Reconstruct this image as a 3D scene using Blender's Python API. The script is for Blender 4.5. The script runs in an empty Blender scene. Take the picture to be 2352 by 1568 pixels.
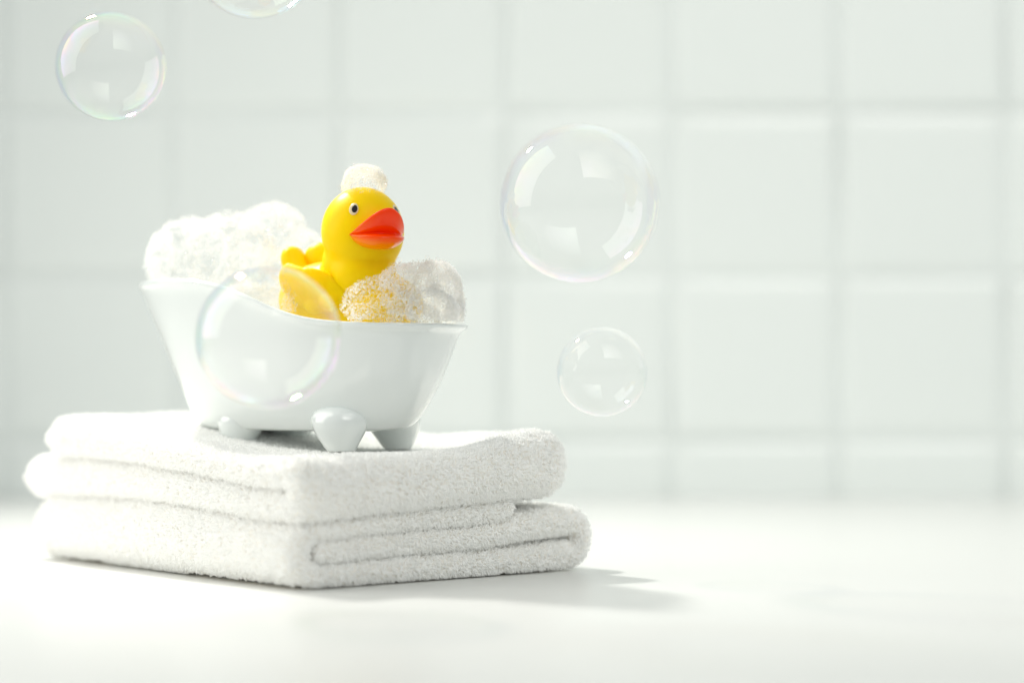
import bpy, bmesh, math
import numpy as np
from mathutils import Vector, Matrix, noise
rng = np.random.default_rng(7)
S = bpy.context.scene
COL = S.collection
# ------------------------------------------------------------------ camera maths
F, CX, HY, H = 5533.0, 1176.0, 860.0, 0.086
def P(px, py, d):
    return np.array([(px-CX)/F*d, d, H+(HY-py)/F*d])
# ------------------------------------------------------------------ helpers
def mesh_obj(name, verts, faces, mat, parent=None, smooth=True, normals=None):
    me = bpy.data.meshes.new(name)
    if isinstance(verts, np.ndarray) and isinstance(faces, np.ndarray):
        nv, nf, k = len(verts), len(faces), faces.shape[1]
        me.vertices.add(nv); me.vertices.foreach_set('co', verts.astype(np.float32).ravel())
        me.loops.add(nf*k); me.loops.foreach_set('vertex_index', faces.astype(np.int32).ravel())
        me.polygons.add(nf); me.polygons.foreach_set('loop_start', np.arange(0, nf*k, k, dtype=np.int32))
        me.polygons.foreach_set('loop_total', np.full(nf, k, dtype=np.int32))
        me.update(calc_edges=True)
    else:
        me.from_pydata([tuple(v) for v in verts], [], [tuple(int(i) for i in f) for f in faces])
    if normals is None: me.validate()
    me.polygons.foreach_set('use_smooth', [smooth]*len(me.polygons))
    if normals is not None: me.normals_split_custom_set_from_vertices(normals.astype(np.float32))
    me.materials.append(mat)
    o = bpy.data.objects.new(name, me); COL.objects.link(o)
    if parent: o.parent = parent
    return o
def tag(o, label=None, cat=None, group=None, kind=None):
    if label: o['label'] = label
    if cat: o['category'] = cat
    if group: o['group'] = group
    if kind: o['kind'] = kind
    return o
def grid_faces(n, m, wrap_n=False, wrap_m=False, off=0):
    fs = []
    for i in range(n if wrap_n else n-1):
        for j in range(m if wrap_m else m-1):
            a = i*m+j; b = ((i+1) % n)*m+j; c = ((i+1) % n)*m+(j+1) % m; d = i*m+(j+1) % m
            fs.append((a+off, b+off, c+off, d+off))
    return np.array(fs)
def ico(sub):
    bm = bmesh.new(); bmesh.ops.create_icosphere(bm, subdivisions=sub, radius=1.0)
    v = np.array([x.co[:] for x in bm.verts]); f = np.array([[q.index for q in p.verts] for p in bm.faces])
    bm.free(); return v, f
ICO1, ICO2, ICO5 = ico(1), ico(2), ico(5)
def nz(p, s, o=0.0):
    return noise.noise(Vector((p[0]*s+o, p[1]*s+o*1.7, p[2]*s-o)))
# ------------------------------------------------------------------ materials
def newmat(name):
    m = bpy.data.materials.new(name); m.use_nodes = True
    nt = m.node_tree; nt.nodes.clear()
    out = nt.nodes.new('ShaderNodeOutputMaterial')
    return m, nt, out
def N(nt, t, **k):
    n = nt.nodes.new(t)
    for a, b in k.items():
        if a in n.inputs.keys() if isinstance(a, str) else False: n.inputs[a].default_value = b
        else: setattr(n, a, b)
    return n
def principled(name, col, rough=.5, sss=0, sssr=(1,.5,.3), sssc=.01, coat=0, bump=None, coat_r=.05, spec=.5, sheen=0):
    m, nt, out = newmat(name)
    b = nt.nodes.new('ShaderNodeBsdfPrincipled'); nt.links.new(b.outputs[0], out.inputs[0])
    b.inputs['Base Color'].default_value = (*col, 1); b.inputs['Roughness'].default_value = rough
    b.inputs['Subsurface Weight'].default_value = sss; b.inputs['Subsurface Radius'].default_value = sssr
    b.inputs['Subsurface Scale'].default_value = sssc; b.inputs['Coat Weight'].default_value = coat
    b.inputs['Coat Roughness'].default_value = coat_r; b.inputs['Specular IOR Level'].default_value = spec
    b.inputs['Sheen Weight'].default_value = sheen
    if bump:
        sc, st, dist = bump
        tc = nt.nodes.new('ShaderNodeTexCoord'); n = nt.nodes.new('ShaderNodeTexNoise')
        n.inputs['Scale'].default_value = sc; n.inputs['Detail'].default_value = 4
        bp = nt.nodes.new('ShaderNodeBump'); bp.inputs['Strength'].default_value = st; bp.inputs['Distance'].default_value = dist
        nt.links.new(tc.outputs['Object'], n.inputs['Vector']); nt.links.new(n.outputs['Fac'], bp.inputs['Height'])
        nt.links.new(bp.outputs[0], b.inputs['Normal'])
    return m, nt, b
M_porc, _, _ = principled('porcelain', (.80,.838,.832), .12, sss=.15, sssr=(1,1,1), sssc=.002, coat=1.0, bump=(60,.06,.001))
M_duck, nt, b = principled('yellow_vinyl', (1.0,.66,.0), .40, sss=.35, sssr=(1,.45,.02), sssc=.008, bump=(900,.03,.0005), spec=.10)
M_beak, nt, b = principled('red_beak_paint', (1.0,.045,.0), .14, sss=.25, sssr=(1,.3,.1), sssc=.004, spec=.12, coat=.35, coat_r=.02, bump=(150,.08,.001))
at = nt.nodes.new('ShaderNodeAttribute'); at.attribute_name = 'tint'
mxc = nt.nodes.new('ShaderNodeMix'); mxc.data_type = 'RGBA'
mxc.inputs[6].default_value = (1,.05,0,1); mxc.inputs[7].default_value = (1,.27,0,1)
nt.links.new(at.outputs['Fac'], mxc.inputs[0]); nt.links.new(mxc.outputs[2], b.inputs['Base Color'])
M_eyew, _, _ = principled('eye_white_paint', (.80,.66,.40), .3)
M_pup, _, _ = principled('pupil_black_paint', (.012,.006,.006), .2)
M_towel, nt, b = principled('terry_cotton', (.95,.915,.865), .9, spec=.1, sss=.5, sssr=(1,.95,.85), sssc=.004, bump=(1500,.3,.0004))
M_pile, nt, out = newmat('terry_loops')
d = N(nt, 'ShaderNodeBsdfDiffuse'); d.inputs[0].default_value = (.985,.985,.978,1)
t = N(nt, 'ShaderNodeBsdfTranslucent'); t.inputs[0].default_value = (.98,.965,.94,1)
mx = N(nt, 'ShaderNodeMixShader'); mx.inputs[0].default_value = .0
nt.links.new(d.outputs[0], mx.inputs[1]); nt.links.new(t.outputs[0], mx.inputs[2]); nt.links.new(mx.outputs[0], out.inputs[0])
M_counter, nt, b = principled('counter_white_gloss', (.785,.79,.775), .26, spec=.28, bump=(9,.05,.002))
# tiles: slight tint per tile
M_tile, nt, b = principled('glazed_tile', (.795,.835,.822), .2, coat=.3, bump=(14,.25,.004))
M_grout, _, _ = principled('grout', (.72,.76,.75), .8)
# foam bubbles
def foam_mat(name, fac, col=(.985,.985,.975)):
    m, nt, out = newmat(name)
    lw = N(nt, 'ShaderNodeLayerWeight'); lw.inputs['Blend'].default_value = .35
    mr = N(nt, 'ShaderNodeMapRange'); mr.inputs['To Min'].default_value = fac*.6; mr.inputs['To Max'].default_value = min(1, fac*1.8)
    nt.links.new(lw.outputs['Facing'], mr.inputs[0])
    d = N(nt, 'ShaderNodeBsdfDiffuse'); d.inputs[0].default_value = (*col,1)
    t = N(nt, 'ShaderNodeBsdfTranslucent'); t.inputs[0].default_value = (*col,1)
    g = N(nt, 'ShaderNodeBsdfGlossy'); g.inputs['Roughness'].default_value = .08; g.inputs[0].default_value = (1,1,1,1)
    tr = N(nt, 'ShaderNodeBsdfTransparent')
    a = N(nt, 'ShaderNodeMixShader'); a.inputs[0].default_value = .65
    nt.links.new(d.outputs[0], a.inputs[1]); nt.links.new(t.outputs[0], a.inputs[2])
    c = N(nt, 'ShaderNodeMixShader'); c.inputs[0].default_value = .12
    nt.links.new(a.outputs[0], c.inputs[1]); nt.links.new(g.outputs[0], c.inputs[2])
    e = N(nt, 'ShaderNodeMixShader')
    nt.links.new(mr.outputs[0], e.inputs[0]); nt.links.new(tr.outputs[0], e.inputs[1]); nt.links.new(c.outputs[0], e.inputs[2])
    nt.links.new(e.outputs[0], out.inputs[0]); return m
M_foam = foam_mat('foam_bubbles', .17)
M_foam_thin = foam_mat('foam_bubbles_thin', .22)
M_core, nt, b = principled('foam_core', (.97,.97,.96), .8, sss=1.0, sssr=(1,1,1), sssc=.03, spec=.1, bump=(1400,.5,.0006))
# soap film: reflectance from two-beam interference, per colour channel
def film_mat(name, dmin, dmax, seed):
    m, nt, out = newmat(name)
    L = nt.links.new
    def math_(op, a, b=None, c=None):
        n = nt.nodes.new('ShaderNodeMath'); n.operation = op
        for i, v in enumerate((a, b, c)):
            if v is None: continue
            if isinstance(v, (int, float)): n.inputs[i].default_value = v
            else: L(v, n.inputs[i])
        return n.outputs[0]
    tc = nt.nodes.new('ShaderNodeTexCoord')
    sep = nt.nodes.new('ShaderNodeSeparateXYZ'); L(tc.outputs['Object'], sep.inputs[0])
    no = nt.nodes.new('ShaderNodeTexNoise'); no.noise_dimensions = '4D'; no.inputs['W'].default_value = seed
    no.inputs['Scale'].default_value = 45; no.inputs['Detail'].default_value = 2; no.inputs['Distortion'].default_value = 1.2
    L(tc.outputs['Object'], no.inputs['Vector'])
    th = math_('ADD', math_('MULTIPLY', no.outputs['Fac'], dmax-dmin), dmin)
    th = math_('ADD', th, math_('MULTIPLY', sep.outputs['Z'], -3500.0))
    lw = nt.nodes.new('ShaderNodeLayerWeight'); lw.inputs['Blend'].default_value = .5   # Facing = 1-cos
    cosi = math_('SUBTRACT', 1.0, lw.outputs['Facing'])
    sin2 = math_('SUBTRACT', 1.0, math_('MULTIPLY', cosi, cosi))
    cost = math_('SQRT', math_('SUBTRACT', 1.0, math_('DIVIDE', sin2, 1.33*1.33)))
    # schlick
    schl = math_('ADD', .02, math_('MULTIPLY', .98, math_('POWER', lw.outputs['Facing'], 5.0)))
    rimw = math_('MINIMUM', math_('MAXIMUM', math_('MULTIPLY', math_('SUBTRACT', lw.outputs['Facing'], .22), 3.0), .12), 1.0)
    comb = nt.nodes.new('ShaderNodeCombineColor'); combT = nt.nodes.new('ShaderNodeCombineColor')
    for i, lam in enumerate((630.0, 540.0, 455.0)):
        ph = math_('MULTIPLY', math_('MULTIPLY', th, cost), 2*math.pi*1.33/lam)
        s = math_('SINE', ph); s2 = math_('MULTIPLY', s, s)
        s2 = math_('ADD', 1.0, math_('MULTIPLY', math_('MULTIPLY', math_('SUBTRACT', s2, .5), 1.0), rimw))
        r = math_('MINIMUM', math_('MULTIPLY', math_('MULTIPLY', schl, 1.7), s2), .45)
        L(r, comb.inputs[i]); L(math_('SUBTRACT', 1.0, r), combT.inputs[i])
    g = nt.nodes.new('ShaderNodeBsdfGlossy'); g.inputs['Roughness'].default_value = 0.0; L(comb.outputs[0], g.inputs[0])
    t = nt.nodes.new('ShaderNodeBsdfTransparent'); L(combT.outputs[0], t.inputs[0])
    a = nt.nodes.new('ShaderNodeAddShader'); L(g.outputs[0], a.inputs[0]); L(t.outputs[0], a.inputs[1])
    L(a.outputs[0], out.inputs[0]); return m
# ------------------------------------------------------------------ setting
# countertop
def rounded_box(x0,x1,y0,y1,z0,z1,r,name,mat,seg=4):
    bm = bmesh.new(); bmesh.ops.create_cube(bm, size=1)
    for v in bm.verts:
        v.co.x = x0 if v.co.x < 0 else x1; v.co.y = y0 if v.co.y < 0 else y1; v.co.z = z0 if v.co.z < 0 else z1
    bmesh.ops.bevel(bm, geom=bm.edges[:], offset=r, segments=seg, profile=.5, affect='EDGES')
    me = bpy.data.meshes.new(name); bm.to_mesh(me); bm.free(); me.materials.append(mat)
    for p in me.polygons: p.use_smooth = True
    o = bpy.data.objects.new(name, me); COL.objects.link(o); return o
YB = 1.70
ct = rounded_box(-1.3, 1.3, .30, YB, -.04, 0.0, .004, 'countertop', M_counter)
tag(ct, 'glossy white countertop running back to the tiled wall', None, None, 'structure')
# tiled wall: pillow tiles in one mesh over a grout sheet
YW = YB+.004
pitch = 383/F*YW
pz = 377/F*YW
def tiles():
    V, Fc = [], []
    n = 17
    u = np.linspace(-1, 1, n)
    # denser near edges
    u = np.sign(u)*(1-(1-np.abs(u))**1.8)
    x_first = (395-CX)/F*YW
    z_first = H+(HY-255)/F*YW
    for ix in range(-9, 16):
        for iz in range(-6, 7):
            cx = x_first+(ix+.5)*pitch; cz = z_first+(iz+.5)*pz
            r = np.random.default_rng((ix+50)*100+iz+50)
            tx, tz = r.normal(0, .0006, 2)
            g = .0022
            hx, hz = pitch/2-g, pz/2-g
            off = len(V)
            for a in u:
                for bq in u:
                    # rounded corner square
                    dpt = .0025*(1-(max(0, (abs(a)-.80)/.20))**2.2)**.5*(1-(max(0, (abs(bq)-.80)/.20))**2.2)**.5
                    bulge = .0012*(1-a*a)*(1-bq*bq)
                    V.append((cx+a*hx, YW-dpt-bulge+tx*a+tz*bq, cz+bq*hz))
            Fc.append(grid_faces(n, n, off=off))
    return np.array(V), np.concatenate(Fc)
tv, tf = tiles()
wall_e = bpy.data.objects.new('tiled_wall', None); wall_e.location = (0, YW, 0); COL.objects.link(wall_e)
tag(wall_e, 'pale glazed square tile wall, out of focus behind the counter', 'tiled wall')
tl = mesh_obj('tile', tv-np.array([0,YW,0]), tf[:, ::-1], M_tile, wall_e)
tl['kind'] = 'stuff'
gr = mesh_obj('grout', np.array([(-1.2,0,-.8),(2.1,0,-.8),(2.1,0,1.2),(-1.2,0,1.2),(-1.2,.03,-.8),(2.1,.03,-.8),(2.1,.03,1.2),(-1.2,.03,1.2)]),
    np.array([(0,1,2,3),(7,6,5,4),(0,4,5,1),(1,5,6,2),(2,6,7,3),(3,7,4,0)]), M_grout, wall_e, smooth=False)
# ------------------------------------------------------------------ towels
C0 = np.array([-.084, .957, 0])
ES = np.array([math.cos(math.radians(42)), math.sin(math.radians(42)), 0])
ET = np.array([math.cos(math.radians(128)), math.sin(math.radians(128)), 0])
TUBC = np.array([-.0940, 1.068])
def deform(p):
    """crumple shared by both towels; p Nx3 in metres"""
    q = p.copy()
    rel = p[:, :2]-C0[:2]
    # solve s,t
    A = np.array([[ES[0], ET[0]], [ES[1], ET[1]]]); st = rel @ np.linalg.inv(A).T
    s, t = st[:, 0], st[:, 1]
    k = np.clip(p[:, 2]/.06, 0, 1.05)**1.8
    r2 = ((p[:, 0]+.066)/.070)**2+((p[:, 1]-1.03)/.085)**2
    sag = -.0100*np.exp(-r2**1.2)
    left = .0065*np.clip((t-.10)/.11, 0, 1)**1.3*np.exp(-((t-.20)/.12)**4)
    right = .0020*np.exp(-((s-.125)/.035)**2)*np.exp(-(t/.09)**2)
    low = -.0045*np.clip((t-.12)/.1, 0, 1)*np.clip(1-np.abs(p[:, 2]-.03)/.03, 0, 1)
    wob = np.array([nz(a, 16, 3.1) for a in p])*.0034 + np.array([nz(a, 45, 9)*.0009 for a in p])
    q[:, 2] += k*(sag+left+right+wob) + low*.8
    hat = np.interp(p[:, 2], [0, .03, .034, .062], [0, 1, 1, .3])
    q[:, 2] += hat*(.0032*np.clip(s/.12, 0, 1)*np.exp(-(t/.14)**2)-.0030*np.exp(-(s/.035)**2-(t/.06)**2))
    wx = np.array([nz(a, 11, 20) for a in p])*.0025; wy = np.array([nz(a, 14, 40) for a in p])*.004
    q[:, 0] += wx*np.clip(p[:, 2]/.02, 0, 1); q[:, 1] += wy*np.clip(p[:, 2]/.02, 0, 1)
    q[:, 2] = np.maximum(q[:, 2], .0006)
    return q
def smooth_path(pts, step=.0022):
    pts = np.array(pts); d = np.r_[0, np.cumsum(np.linalg.norm(np.diff(pts, axis=0), axis=1))]
    n = int(d[-1]/step)+2; tt = np.linspace(0, d[-1], n)
    return np.c_[np.interp(tt, d, pts[:, 0]), np.interp(tt, d, pts[:, 1])]
def arc(cx, cz, r, a0, a1, n=14):
    a = np.radians(np.linspace(a0, a1, n)); return [(cx+r*math.cos(x), cz+r*math.sin(x)) for x in a]
def towel_geo(path, thick, b0, b1, along, across, capr=.0075, nb=90, bvar=None):
    """slab following path in (along, z) plane, extruded along `across` from b0 to b1; puffed ends"""
    c = smooth_path(path); n = len(c)
    tg = np.gradient(c, axis=0); tg /= np.linalg.norm(tg, axis=1)[:, None]
    nr = np.c_[-tg[:, 1], tg[:, 0]]
    # half thickness per point with rounded path ends
    d = np.r_[0, np.cumsum(np.linalg.norm(np.diff(c, axis=0), axis=1))]; Lt = d[-1]
    hh = thick/2*np.sqrt(np.clip(1-np.clip(1-d/(thick*.5), 0, 1)**2, 0, 1))*np.sqrt(np.clip(1-np.clip(1-(Lt-d)/(thick*.5), 0, 1)**2, 0, 1))
    # nonuniform extrusion samples, dense near ends
    u = np.linspace(0, 1, nb)
    cap = np.linspace(0, 1, 9)
    bs = np.r_[b0+capr*(1-np.cos(cap*math.pi/2)), np.linspace(b0+capr, b1-capr, nb)[1:-1], b1-capr*(1-np.cos(cap[::-1]*math.pi/2))]
    fac = np.ones(len(bs))
    e0 = np.clip(1-(bs-b0)/capr, 0, 1); e1 = np.clip(1-(b1-bs)/capr, 0, 1)
    fac = np.sqrt(np.clip(1-np.maximum(e0, e1)**2.0, 0, 1))
    rows = []
    for b_, f_ in zip(bs, fac):
        up = c+nr*(hh*f_)[:, None]; dn = (c-nr*(hh*f_)[:, None])[::-1]
        ring = np.r_[up, dn]
        bb = np.full(len(ring), b_)
        if bvar is not None: 
            dd = np.r_[d, d[::-1]]/Lt
            bb = bb+bvar(dd, (b_-b0)/(b1-b0))
        rows.append(C0[None]+ring[:, :1]*along[None]+bb[:, None]*across[None]+np.c_[np.zeros((len(ring), 2)), ring[:, 1:]])
    V = np.concatenate(rows); m = len(rows[0]); k = len(rows)
    return V, grid_faces(k, m, wrap_m=True)
def tri_normals(V, Fq):
    a, b, c, d = (V[Fq[:, i]] for i in range(4))
    n = np.cross(c-a, d-b); ar = np.linalg.norm(n, axis=1)/2
    return n/(2*ar[:, None]+1e-20), ar
def make_pile(name, V, Fq, keep, dens, length, parent, seed, wid=.00040):
    r = np.random.default_rng(seed)
    nrm, ar = tri_normals(V, Fq)
    cen = V[Fq].mean(1)
    w = ar*keep(cen, nrm)
    n = int(w.sum()*dens*1e4); n = min(n, 330000)
    idx = r.choice(len(w), n, p=w/w.sum())
    a, b_, c, d_ = (V[Fq[idx, i]] for i in range(4))
    u, v = r.random((n, 1)), r.random((n, 1))
    p = (a*(1-u)+b_*u)*(1-v)+(d_*(1-u)+c*u)*v
    nn = nrm[idx]
    # clumped tilt
    cl = np.array([[nz(q, 260, 1), nz(q, 260, 5), nz(q, 260, 9)] for q in p])*1.6
    dr = nn*1.0+cl+r.normal(0, .33, (n, 3))+np.array([0, 0, -.12])
    dr /= np.linalg.norm(dr, axis=1)[:, None]
    # never tilt into the cloth
    dt = (dr*nn).sum(1); dr += nn*np.clip(.35-dt, 0, 1)[:, None]; dr /= np.linalg.norm(dr, axis=1)[:, None]
    L = length*(r.random((n, 1))*.6+.6)
    side = np.cross(dr, r.normal(size=(n, 3))); side /= np.linalg.norm(side, axis=1)[:, None]
    s2 = np.cross(dr, side)
    W = wid*(r.random((n, 1))*.5+.75)
    bend = r.normal(0, .35, (n, 1))
    base = p-nn*.0004
    mid = p+dr*L*.55+side*L*bend*.25
    tip = p+dr*L*.95+side*L*bend*.8+np.array([0, 0, -.0001])
    vs = []
    for k in range(3):
        an = k*2*math.pi/3
        o = side*math.cos(an)+s2*math.sin(an)
        vs += [base+o*W*.8, mid+o*W]
    vs += [tip]
    VV = np.stack(vs, 1)      # n,7,3 : b0 m0 b1 m1 b2 m2 tip
    f = []
    for k in range(3):
        j = (k+1) % 3
        f += [(2*k, 2*j, 2*j+1), (2*k, 2*j+1, 2*k+1), (2*k+1, 2*j+1, 6)]
    f = np.array(f)
    FF = (np.arange(n)[:, None, None]*7+f[None]).reshape(-1, 3)
    VV[..., 2] = np.maximum(VV[..., 2], .0004-parent.location.z)
    ax = (base+tip)/2
    rad = VV-ax[:, None]; rad /= np.linalg.norm(rad, axis=2)[..., None]+1e-12
    NN = nn[:, None]*1.0+rad*.55; NN /= np.linalg.norm(NN, axis=2)[..., None]
    o = mesh_obj(name, VV.reshape(-1, 3), FF, M_pile, parent, smooth=False)
    o['kind'] = 'stuff'
    return o
def towel(name, label, path, thick, b0, b1, along, across, seed, bvar=None, capr=.0075):
    V, Fq = towel_geo(path, thick, b0, b1, along, across, bvar=bvar, capr=capr)
    V = deform(V)
    # orientation check: outward normals
    nrm, ar = tri_normals(V, Fq)
    cen = V.mean(0)
    root = bpy.data.objects.new(name, None); root.location = (*(C0[:2]+.11*ES[:2]+.11*ET[:2]), 0)
    if name == 'folded_towel' and V[:, 2].min() > .02: root.location.z = .030
    COL.objects.link(root); tag(root, label, 'towel', 'folded white towels stacked on the counter')
    off = np.array(root.location)
    A = np.array([[ES[0], ET[0]], [ES[1], ET[1]]]); Ai = np.linalg.inv(A)
    # test: topmost faces must point up
    top = np.argmax(V[Fq].mean(1)[:, 2]*(ar > 0))
    if nrm[top, 2] < 0: Fq = Fq[:, ::-1]; 
    cl = mesh_obj('cloth', V-off, Fq, M_towel, root)
    smax = b1 if across is ES else max(p[0] for p in path)
    tmax = b1 if across is ET else max(p[0] for p in path)
    def keep(c, n):
        st = (c[:, :2]-C0[:2]) @ Ai.T
        e = np.minimum.reduce([st[:, 0], st[:, 1], smax+.006-st[:, 0], tmax+.006-st[:, 1]])
        k = (e < .016)*1.0
        k = np.maximum(k, ((c[:, 2] > .047) & (n[:, 2] > .3))*1.0)
        k = np.maximum(k, ((st[:, 0] > .105) & (e < .05))*1.0)
        k *= ~((n[:, 2] < -.9) & (c[:, 2] < .003))
        return k
    make_pile('pile', V-off, Fq, lambda c, n: keep(c+off, n), 230, .0021, root, seed)
    return root
# upper towel : C fold opening to the left, profile in (t,z)
def bv1(dd, f): return 0.0
p1 = [(.214, .0525+.0005)]+[(x, .0530) for x in np.linspace(.2, .0085, 30)]+arc(.0085, .0455, .0075, 90, 270)+[(x, .0380) for x in np.linspace(.0095, .236, 30)]
towel('folded_towel', 'upper white terry towel folded once, carrying the porcelain bathtub', p1, .0148, -.0015, .141, ET, ES, 3)
# lower towel : spiral fold seen on the right face, profile in (s,z)
p2 = [(.113, .0272)]+[(x, .0270) for x in np.linspace(.105, .011, 16)]+arc(.011, .0163, .0107, 90, 270)+[(x, .0056) for x in np.linspace(.013, .12, 20)]+[(.138, .0060)]+arc(.149, .0131, .0069, -88, 90)+[(.140, .0197), (.128, .0192), (.115, .0183), (.10, .0171), (.09, .0167)]+[(x, .0166) for x in np.linspace(.085, .0075, 16)]
towel('folded_towel', 'lower white terry towel with three layers showing, lying on the countertop', p2, .0106, 0.0, .222, ES, ET, 5)
# ------------------------------------------------------------------ bathtub
TH = math.radians(33)
EU = np.array([math.cos(TH), -math.sin(TH), 0]); EV = np.array([math.sin(TH), math.cos(TH), 0])
TUB = np.array([*TUBC, .0535])
tub = bpy.data.objects.new('toy_bathtub', None); tub.location = TUB; tub.rotation_euler = (0, 0, -TH); COL.objects.link(tub)
tag(tub, 'small glossy white porcelain bathtub with one raised end, on the towels', 'bathtub')
def zrim(u):   # u in cm -> z of rim above counter, cm
    return 10.75+2.12/(1+math.exp((u-.7)/1.35)) - .012*max(0, -u-4.5)**2*1.5
ZB = 6.15
def tub_ring(h, aL, aR, b, n=2.5, m=144, dz=0):
    pts = []
    for k in range(m):
        ph = 2*math.pi*k/m; c, s = math.cos(ph), math.sin(ph)
        a = aR*(.5+.5*math.tanh(c*4))+aL*(.5-.5*math.tanh(c*4))
        u = a*math.copysign(abs(c)**(2/n), c); v = b*math.copysign(abs(s)**(2/n), s)
        z = ZB+h*(zrim(u)-ZB)+dz
        pts.append((u/100, v/100, z/100-TUB[2]))
    return pts
rings = [(0,.1,.1,.05),(0,3.0,3.4,1.3),(0.0,4.6,4.9,2.15),(.012,4.95,5.22,2.38),(.04,5.2,5.6,2.55),(.12,5.52,6.0,2.78),(.25,5.95,6.45,3.0),(.45,6.6,6.98,3.27),(.65,7.25,7.40,3.50),(.80,7.80,7.66,3.66),
 (.90,8.08,7.86,3.76),(1.0,8.22,7.98,3.85,-.34),(1.0,8.30,8.10,3.91,-.26),(1.0,8.35,8.22,3.96,-.18),(1.0,8.37,8.28,3.98,-.09),(1.0,8.33,8.25,3.96,-.015),(1.0,8.24,8.16,3.89,.015),(1.0,8.14,8.04,3.82,.0),(1.0,8.02,7.92,3.72,-.08),(1.0,7.93,7.8,3.64,-.25),(.9,7.65,7.45,3.48),(.8,7.4,7.1,3.35),(.5,6.45,6.4,3.0),(.2,5.5,5.5,2.6),(.13,4.9,5.0,2.2),(.11,3,3,1.3),(.11,.1,.1,.05)]
V = [];  m = 144
for r_ in rings: V += tub_ring(*r_[:4], m=m, dz=(r_[4] if len(r_) > 4 else 0))
Fq = grid_faces(len(rings), m, wrap_m=True)
body = mesh_obj('body', np.array(V), Fq[:, ::-1], M_porc, tub)
sd = body.modifiers.new('s', 'SUBSURF'); sd.levels = sd.render_levels = 1
def foot(su, sv, sc=1.0):
    key = [(5.32,.52),(5.45,.62),(5.7,.76),(6.0,.93),(6.3,1.07),(6.6,1.15),(6.85,1.12),(7.05,1.0),(7.22,.8),(7.33,.52),(7.38,.2)]
    kz = [q[0] for q in key]; kr = [q[1] for q in key]; tz = np.linspace(0, len(key)-1, 46)
    zz = np.interp(tz, range(len(key)), kz); rrr = np.interp(tz, range(len(key)), kr)
    for _ in range(6): zz[1:-1] = (zz[:-2]+2*zz[1:-1]+zz[2:])/4; rrr[1:-1] = (rrr[:-2]+2*rrr[1:-1]+rrr[2:])/4
    prof = [(zz[0], 0)]+list(zip(zz, rrr))+[(zz[-1]+.005, 0)]
    mm = 40; V = []
    for z, r in prof:
        f = max(0, (z-5.32)/2.06)
        for k in range(mm):
            a = 2*math.pi*k/mm
            cu = su+ (.28 if su > 0 else -.10)*(1-f) ; cv = sv-math.copysign(.35*f*f, sv)
            V.append(((cu+r*1.13*sc*math.cos(a))/100, (cv+r*1.05*sc*math.sin(a))/100, z/100-TUB[2]))
    o = mesh_obj('foot', np.array(V), grid_faces(len(prof), mm, wrap_m=True)[:, ::-1], M_porc, tub)
    s = o.modifiers.new('s', 'SUBSURF'); s.levels = s.render_levels = 1
for su, sv in ((3.6,-2.12),(-1.95,-1.72),(3.6,2.0),(-2.05,2.0)): foot(su, sv, .88 if (su < 0 and sv < 0) else 1.0)
# ------------------------------------------------------------------ duck
DY = math.radians(-30)
BC = P(763, 655, 1.062)
duck = bpy.data.objects.new('rubber_duck', None); duck.location = BC; duck.rotation_euler = (0, 0, DY); COL.objects.link(duck)
tag(duck, 'yellow rubber duck with orange red beak sitting in the white bathtub', 'rubber duck')
Rz = np.array(Matrix.Rotation(DY, 3, 'Z'))
def to_duck(p): return (np.asarray(p)-BC) @ Rz      # world -> duck local
HC = to_duck(P(833, 533, 1.045))
HY_ = math.radians(-31)
Rh = np.array(Matrix.Rotation(HY_, 3, 'Z'))
def ell(c, r, rot=None, sub=4, fn=None):
    v, f = ico(sub); v = v*np.array(r)
    if fn is not None: v = fn(v)
    if rot is not None: v = v @ rot.T
    return v+np.array(c), f
def rot(ax, deg): return np.array(Matrix.Rotation(math.radians(deg), 3, ax))
def join(parts):
    V, Fs, o = [], [], 0
    for v, f in parts: V.append(v); Fs.append(f+o); o += len(v)
    return np.concatenate(V), np.concatenate(Fs)
cm = .01
RX, RZ = .0181, .0200
parts = [ell((0,0,-.0065), (.0255,.0195,.0172)),
         ell(HC, (RX, RX, RZ*.98)),
         ell(HC+np.array([-.002,0,-.0125]), (.0135,.0125,.0125)),
         ell(((HC[0])*.75, HC[1]*.6, HC[2]*.42), (.0150,.0150,.0140))]
# chest
parts.append(ell((.013,0,-.006), (.017,.0175,.015))); parts.append(ell((.027,-.001,-.009), (.019,.015,.0135))); parts.append(ell((.021,0,-.004), (.016,.015,.0125))); parts.append(ell(HC+np.array([0,0,-.017]), (.0148,.0143,.013)))
# tail: tapered chain of ellipsoids curving up
for k in range(9):
    f = k/8
    parts.append(ell((-.0135-.0068*f, -.001, -.0025+.0150*f**1.1), (.0090-.0034*f, .0105-.0035*f, .0074-.0024*f), rot('Y', 40+30*f), sub=3))
dv, df = join(parts)
body = mesh_obj('body', dv, df, M_duck, duck)
md = body.modifiers.new('r', 'REMESH'); md.mode = 'VOXEL'; md.voxel_size = .0006; md.use_smooth_shade = True
sm = body.modifiers.new('sm', 'SMOOTH'); sm.factor = .7; sm.iterations = 34
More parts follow.
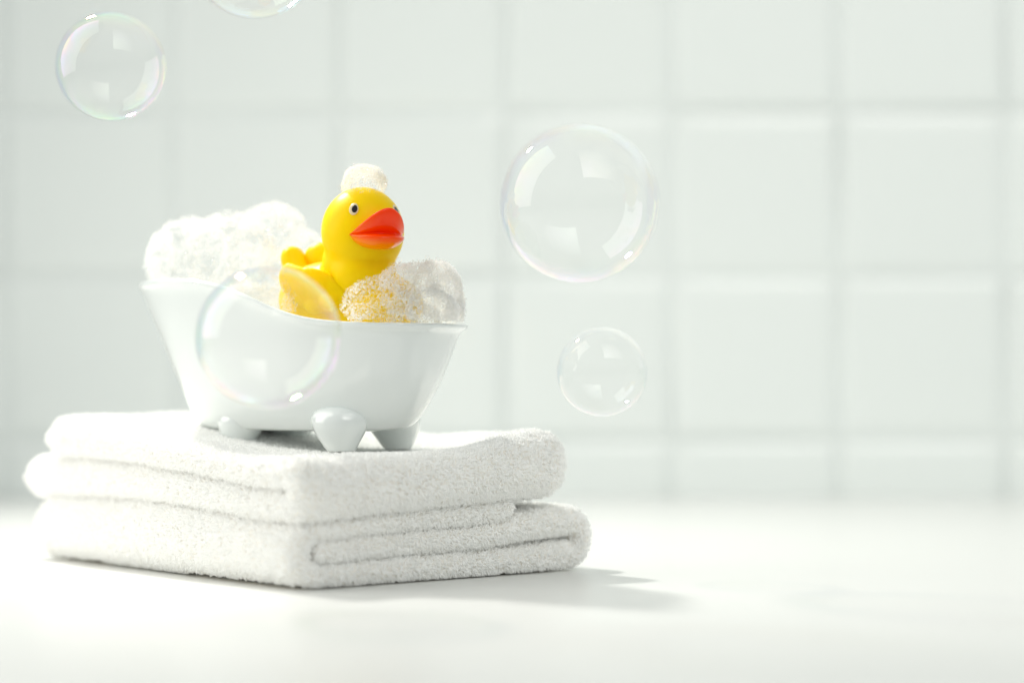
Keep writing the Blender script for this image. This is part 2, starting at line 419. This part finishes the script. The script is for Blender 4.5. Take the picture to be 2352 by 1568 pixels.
# wings
for sgn in (-1, 1):
    parts = []
    for k in range(12):
        f = k/11            # front to tip
        x = (.014-.023*f if sgn < 0 else .007-.025*f); z = (-.005 if sgn < 0 else -.002)+.004*f+.0050*max(0, f-.35)**1.4
        y = sgn*(.0155+.0030*math.sin(f*2.6)+.0012*f)
        hgt = (.0118 if sgn < 0 else .0135)*math.sin(min(1, f*1.1+.30)*math.pi*.62)*(1-.30*f)
        parts.append(ell((x, y, z), (.0062, .0036, hgt), rot('X', sgn*-14), sub=3))
    for (fx, fz, rr) in ((.010,-.007,.0058),(.003,-.0085,.0058),(-.003,-.006,.0054),(.006,-.0015,.0056),(.000,.0005,.0052)):
        parts.append(ell((fx, sgn*.0188, fz), (rr, .0026, rr*.8), rot('Y', 25), sub=3))
    if sgn > 0:
        for q in ((727,592,1.070,.0062,.0060),(735,590,1.070,.0070,.0066),(742,604,1.069,.0080,.0066),(752,622,1.068,.0090,.0075)):
            parts.append(ell(to_duck(P(*q[:3])), (q[3], .0040, q[4]), sub=3))
    wv, wf = join(parts)
    w = mesh_obj('wing', wv, wf, M_duck, duck)
    md = w.modifiers.new('r', 'REMESH'); md.mode = 'VOXEL'; md.voxel_size = .00045; md.use_smooth_shade = True
    sm = w.modifiers.new('sm', 'SMOOTH'); sm.factor = .6; sm.iterations = 8
# beak: one lofted surface, mouth crease in the profile
prof = [(-.5,.50),(.0,.62),(.35,.76),(.66,.98),(.84,1.08),(.95,1.07),(.99,.95),(.93,.72),(.80,.42),(.62,.14),(.42,.01),(.42,-.04),(.64,-.08),(.88,-.16),(1.0,-.29),(.94,-.44),(.78,-.54),(.45,-.66),(.1,-.70),(-.5,-.62)]
nx = 41; V = []
for i in range(nx):
    x = -1+2*i/(nx-1); ax = abs(x)
    g = max(0, 1-ax**2.3)**.62; gz = max(0, 1-ax**1.75)**.85; gl = max(0, 1-ax**2.4)**.7
    xs = 1.22*x
    base = math.sqrt(max(0, 1.81**2-xs*xs))-.10
    for f, z in prof:
        if f < 0: F_ = -.45; 
        else: F_ = f*1.02*g+.02
        Z = z*(gz*.94 if z > 0 else gl)
        V.append(((base+F_*1.02), xs*(1+.03*(f > .8)), Z-.24-.02*ax*ax))
V = np.array(V)*cm
V = V @ rot('Y', -4).T
bk = mesh_obj('beak', V @ Rh.T+HC+np.array([0,0,-.0005]), grid_faces(nx, len(prof)), M_beak, duck)
tint = bk.data.attributes.new('tint', 'FLOAT', 'POINT')
tv_ = [1,1,.9,.45,.1,0,0,0,0,0,0,0,0,0,.1,.35,.7,.9,1,1]
tint.data.foreach_set('value', np.array([max(tv_[j], .5*abs(-1+2*i/(nx-1))**3) for i in range(nx) for j in range(len(prof))], dtype=np.float32))
s = bk.modifiers.new('s', 'SUBSURF'); s.levels = s.render_levels = 2
# eyes : painted discs following the head, raised slightly
def eye_disc(name, az, el, rx, rz, lift, mat, parent, shift=(0,0)):
    V, Fc = [(0,0)], []
    nr, na = 6, 32; VV = []
    def surf(a, e):
        n = np.array([math.cos(e)*math.cos(a), math.cos(e)*math.sin(a), math.sin(e)])
        p = n*np.array([RX+lift, RX+lift, RZ*.98+lift]); return p @ Rh.T+HC
    VV.append(surf(az+shift[0], el+shift[1]))
    for i in range(1, nr+1):
        for k in range(na):
            t = 2*math.pi*k/na
            VV.append(surf(az+shift[0]+rx*i/nr*math.cos(t), el+shift[1]+rz*i/nr*math.sin(t)))
    for k in range(na): Fc.append((0, 1+k, 1+(k+1) % na))
    for i in range(nr-1):
        for k in range(na):
            a = 1+i*na+k; b = 1+i*na+(k+1) % na
            Fc.append((a, a+na, b+na, b))
    # skirt into head
    o = len(VV)
    for k in range(na):
        t = 2*math.pi*k/na
        lf = lift; p = surf(az+shift[0]+rx*math.cos(t), el+shift[1]+rz*math.sin(t)); VV.append(HC+(p-HC)*.93)
    for k in range(na):
        a = 1+(nr-1)*na+k; b = 1+(nr-1)*na+(k+1) % na
        Fc.append((a, o+k, o+(k+1) % na, b))
    return mesh_obj(name, VV, Fc, mat, parent)
for sg in (-1, 1):
    e = eye_disc('eye', sg*math.radians(39), math.radians(27), math.radians(7.2), math.radians(8.3), .00022, M_eyew, duck)
    p = eye_disc('pupil', sg*math.radians(39), math.radians(27), math.radians(4.4), math.radians(5.2), .00042, M_pup, e, (-sg*math.radians(1.5), math.radians(-.2)))
# ------------------------------------------------------------------ foam
M_clear = film_mat('clear_bubble_film', 150, 400, 1.0)
def foam(name, label, cat, blobs, n, rr, seed, mat, base, core=True, holes=None, core_shrink=.0012, extra=None, group=None):
    r = np.random.default_rng(seed)
    root = bpy.data.objects.new(name, None); root.location = base; COL.objects.link(root); tag(root, label, cat, group)
    C = np.array([b[0] for b in blobs]); R = np.array([b[1] for b in blobs])
    area = (R[:, 0]*R[:, 1]+R[:, 0]*R[:, 2]+R[:, 1]*R[:, 2]); pr = area/area.sum()
    pts = []
    k = r.choice(len(blobs), n*2, p=pr); d = r.normal(size=(n*2, 3)); d /= np.linalg.norm(d, axis=1)[:, None]
    lump = np.array([nz(C[a]*1+b*R[a], 170, seed) for a, b in zip(k, d)])
    p = C[k]+d*R[k]*(1+lump[:, None]*.11+(-np.abs(r.normal(0, .08, (n*2, 1)))+np.abs(r.normal(0, .04, (n*2, 1)))))
    ins = np.zeros(len(p), bool)
    for i in range(len(C)):
        q = ((p-C[i])/R[i]); ins |= ((np.linalg.norm(q, axis=1) < .72) & (k != i))
    ok = ~ins
    if extra is not None: ok &= extra(p)
    if holes is not None: ok &= holes(p, r)
    p = p[ok][:n]; k = k[ok][:n]
    rad = rr[0]+(rr[1]-rr[0])*r.random(len(p))**4.5
    v, f = ICO1
    VV = p[:, None]+v[None]*rad[:, None, None]
    FF = (np.arange(len(p))[:, None, None]*len(v)+f[None]).reshape(-1, 3)
    off = np.array(base)
    dn = ((p-C[k])/R[k]**1); dn /= np.linalg.norm(dn, axis=1)[:, None]
    NN = v[None]*.6+dn[:, None]; NN /= np.linalg.norm(NN, axis=2)[..., None]+1e-9
    o = mesh_obj('foam_bubble', (VV-off).reshape(-1, 3), FF, mat, root, smooth=False); o['kind'] = 'stuff'
    # scattered larger clear bubbles sitting on the foam
    nb = len(p)//110; sel = r.choice(len(p), nb, replace=False); rb = .0005+.0009*r.random(nb)**2
    v2, f2 = ICO2
    VB = p[sel][:, None]+dn[sel][:, None]*.0003+v2[None]*rb[:, None, None]
    o = mesh_obj('clear_bubble', (VB-off).reshape(-1, 3), (np.arange(nb)[:, None, None]*len(v2)+f2[None]).reshape(-1, 3), M_clear, root); o['kind'] = 'stuff'
    if False:
        ps = []
        for c_, r_, cr in [(b[0], b[1], b[2] if len(b) > 2 else 1) for b in blobs]:
            if not cr: continue
            v, f = ico(4); vv = np.array(c_)+v*(np.array(r_)-core_shrink)
            ps.append((vv-off, f))
        if ps:
            cv, cf = join(ps)
            cobj = mesh_obj('foam_core', cv, cf, M_core, root)
            md = cobj.modifiers.new('r', 'REMESH'); md.mode = 'VOXEL'; md.voxel_size = .0011; md.use_smooth_shade = True
            sm = cobj.modifiers.new('sm', 'SMOOTH'); sm.factor = .6; sm.iterations = 14
            tx = bpy.data.textures.new('foamtex', 'CLOUDS'); tx.noise_scale = .008
            dm = cobj.modifiers.new('d', 'DISPLACE'); dm.texture = tx; dm.strength = .0015; dm.mid_level = .6
    return root
def airy(p, r):
    k = np.array([noise.noise(Vector(q)*130)+.5*noise.noise(Vector(q)*420) for q in p])
    return r.random(len(p)) < np.clip(.62+1.1*k, .22, 1)
def B(px, py, d, rx, ry, rz, core=1):
    s = d/F; return (P(px, py, d), (rx*s, ry, rz*s), core)
def in_tub(p):
    """below the rim keep only what lies inside the tub wall"""
    q = p-TUB; u = q @ EU*100; v = q @ EV*100
    zr = np.array([zrim(a) for a in u])
    h = np.clip((p[:, 2]*100-ZB)/(zr-ZB), 0, 1.0)
    a = 5.2+2.6*h; b = 2.4+1.25*h
    return (np.abs(u/a)**2.5+np.abs(v/b)**2.5 < 1) | (p[:, 2]*100 > zr+.12)
fa = foam('foam_heap', 'large heap of white soap foam filling the raised end of the tub behind duck', 'soap foam',
    [B(438,600,1.105,98,.026,98), B(530,585,1.09,105,.024,98), B(372,590,1.11,32,.015,50), B(625,545,1.105,80,.022,78), B(620,620,1.106,100,.020,75), B(700,606,1.114,62,.016,78,1), B(575,660,1.085,90,.014,60), B(640,680,1.088,60,.010,45)],
    52000, (.00014,.00085), 11, M_foam, tuple(TUB+np.array([0,0,.045])), holes=airy, extra=in_tub)
def holeB(p, r):
    # sparse near the duck's chest so that the yellow shows through
    px = p[:, 0]/p[:, 1]*F+CX
    ramp = np.clip((px-900+np.array([noise.noise(Vector(q)*120) for q in p])*60)/110, 0, 1)
    keep = ramp*.5+.5
    cell = np.array([noise.noise(Vector(q)*1350) for q in p])
    return (r.random(len(p)) < keep) & (cell > -.14-.5*ramp)
fb = foam('foam_heap', 'smaller foam heap in front of the duck, tinted yellow by its chest', 'soap foam',
    [B(1003,668,1.030,56,.017,70), B(948,668,1.022,66,.013,66,0), B(868,702,1.016,80,.010,66,0), B(1032,700,1.04,34,.014,82,1), B(905,722,1.013,100,.009,42,0), B(922,664,1.022,52,.012,60), B(1000,712,1.03,66,.011,60), B(965,715,1.017,88,.011,58,0)],
    62000, (.00013,.0006), 12, M_foam_thin, tuple(TUB+np.array([.04,-.03,.045])), holes=holeB, extra=in_tub)
def on_head(p):
    q = ((p-BC) @ Rz-HC)/np.array([RX, RX, RZ*.98]); return np.linalg.norm(q, axis=1) > 1.0
def holeH(p, r):
    py = HY-(p[:, 2]-H)/p[:, 1]*F
    keep = np.clip((452-py)/42, .22, 1); cell = np.array([noise.noise(Vector(q)*1350) for q in p])
    return (r.random(len(p)) < keep) & ((cell > -.22) | (py < 415))
fh = foam('foam_heap', 'little cap of soap foam balanced on the head of the duck', 'soap foam',
    [B(837,422,1.045,51,.013,42,0), B(824,406,1.045,32,.007,26,1), B(850,406,1.046,30,.007,26,1), B(866,424,1.045,24,.007,28,0), B(806,424,1.043,20,.006,26,0)],
    9500, (.00014,.0005), 13, M_foam_thin, tuple(P(837,440,1.045)), holes=holeH, extra=on_head)
# specks of foam clinging to the near wing
r = np.random.default_rng(21)
n = 900
q = np.c_[-.0130+.0065*r.random(n)+r.random(n)**2*.004, -.0195-.0028*r.random(n), -.012+.018*r.random(n)]
q = q @ Rz.T+BC
v, f = ICO1; rad = .00018+.0004*r.random(n)**3
o = mesh_obj('foam_speckles', ((q[:, None]+v[None]*rad[:, None, None])-BC).reshape(-1, 3), (np.arange(n)[:, None, None]*len(v)+f[None]).reshape(-1, 3), M_foam)
o.location = BC; tag(o, 'thin patch of tiny foam bubbles clinging to the near wing of the duck', 'soap foam', None, 'stuff')
# ------------------------------------------------------------------ soap bubbles
bub = [(255,153,1.045,128,'iridescent soap bubble floating at upper left, pink and green rim', 300, 760),
       (583,-107,1.05,155,'soap bubble cut off by the top edge of the picture', 200, 420),
       (1331,467,1.035,187,'largest soap bubble, floating right of the duck in mid air', 250, 640),
       (1383,853,1.045,105,'smallest soap bubble, floating low right of the towels', 150, 330),
       (617,775,.930,168,'soap bubble floating in front of the white bathtub, slightly blurred', 320, 780)]
v5, f5 = ICO5
for i, (px, py, d, R_, lab, a, b_) in enumerate(bub):
    c = P(px, py, d); rr = R_/F*d
    v = v5*rr; v[:, 2] *= .985
    o = mesh_obj('soap_bubble', v, f5, film_mat('soap_film', a, b_, i*3.3)); o.location = c
    tag(o, lab, 'soap bubble', 'soap bubbles floating in the air')
# ------------------------------------------------------------------ light
w = bpy.data.worlds.new('World'); S.world = w; w.use_nodes = True
bg = w.node_tree.nodes['Background']; bg.inputs[0].default_value = (.94,1.0,.985,1); bg.inputs[1].default_value = .425
def area(name, loc, target, sx, sy, power, col, spread=180):
    l = bpy.data.lights.new(name, 'AREA'); l.shape = 'RECTANGLE'; l.size = sx; l.size_y = sy; l.energy = power; l.color = col
    l.spread = math.radians(spread)
    o = bpy.data.objects.new(name, l); COL.objects.link(o); o.location = loc
    dvec = Vector(target)-Vector(loc); o.rotation_euler = dvec.to_track_quat('-Z', 'Y').to_euler(); return o
area('window_light', (-.62, 1.02, .55), (0, 1.02, .26), .50, 1.0, 2.75, (1.0,.98,.91), spread=140)
area('back_lamp', (-.42, 1.52, .70), (-.03, 1.02, .06), .055, .055, 2.5, (1.0,.98,.92), spread=100)
area('wall_fill', (1.0, .55, 1.35), (.75, 1.7, .36), 2.0, 1.3, 5.2, (1.0,.975,.92), spread=80)  # added fill light out of view, narrowed to brighten the tiled wall
# ------------------------------------------------------------------ camera
cam = bpy.data.cameras.new('Camera'); co = bpy.data.objects.new('Camera', cam); COL.objects.link(co); S.camera = co
co.location = (0, 0, H); co.rotation_euler = (math.pi/2, 0, 0)
cam.sensor_width = 36; cam.lens = 36*F/2352; cam.shift_y = (HY-784)/2352
cam.clip_start = .05; cam.clip_end = 20
cam.dof.use_dof = True; cam.dof.focus_distance = 1.022; cam.dof.aperture_fstop = 3.3
S.view_settings.view_transform = 'Standard'; S.view_settings.look = 'None'; S.view_settings.exposure = 0.0; S.view_settings.gamma = 1
S.cycles.max_bounces = 20; S.cycles.diffuse_bounces = 14; S.cycles.transparent_max_bounces = 40
S.cycles.caustics_reflective = False; S.cycles.caustics_refractive = False; S.cycles.sample_clamp_indirect = 6
S.cycles.use_denoising = True
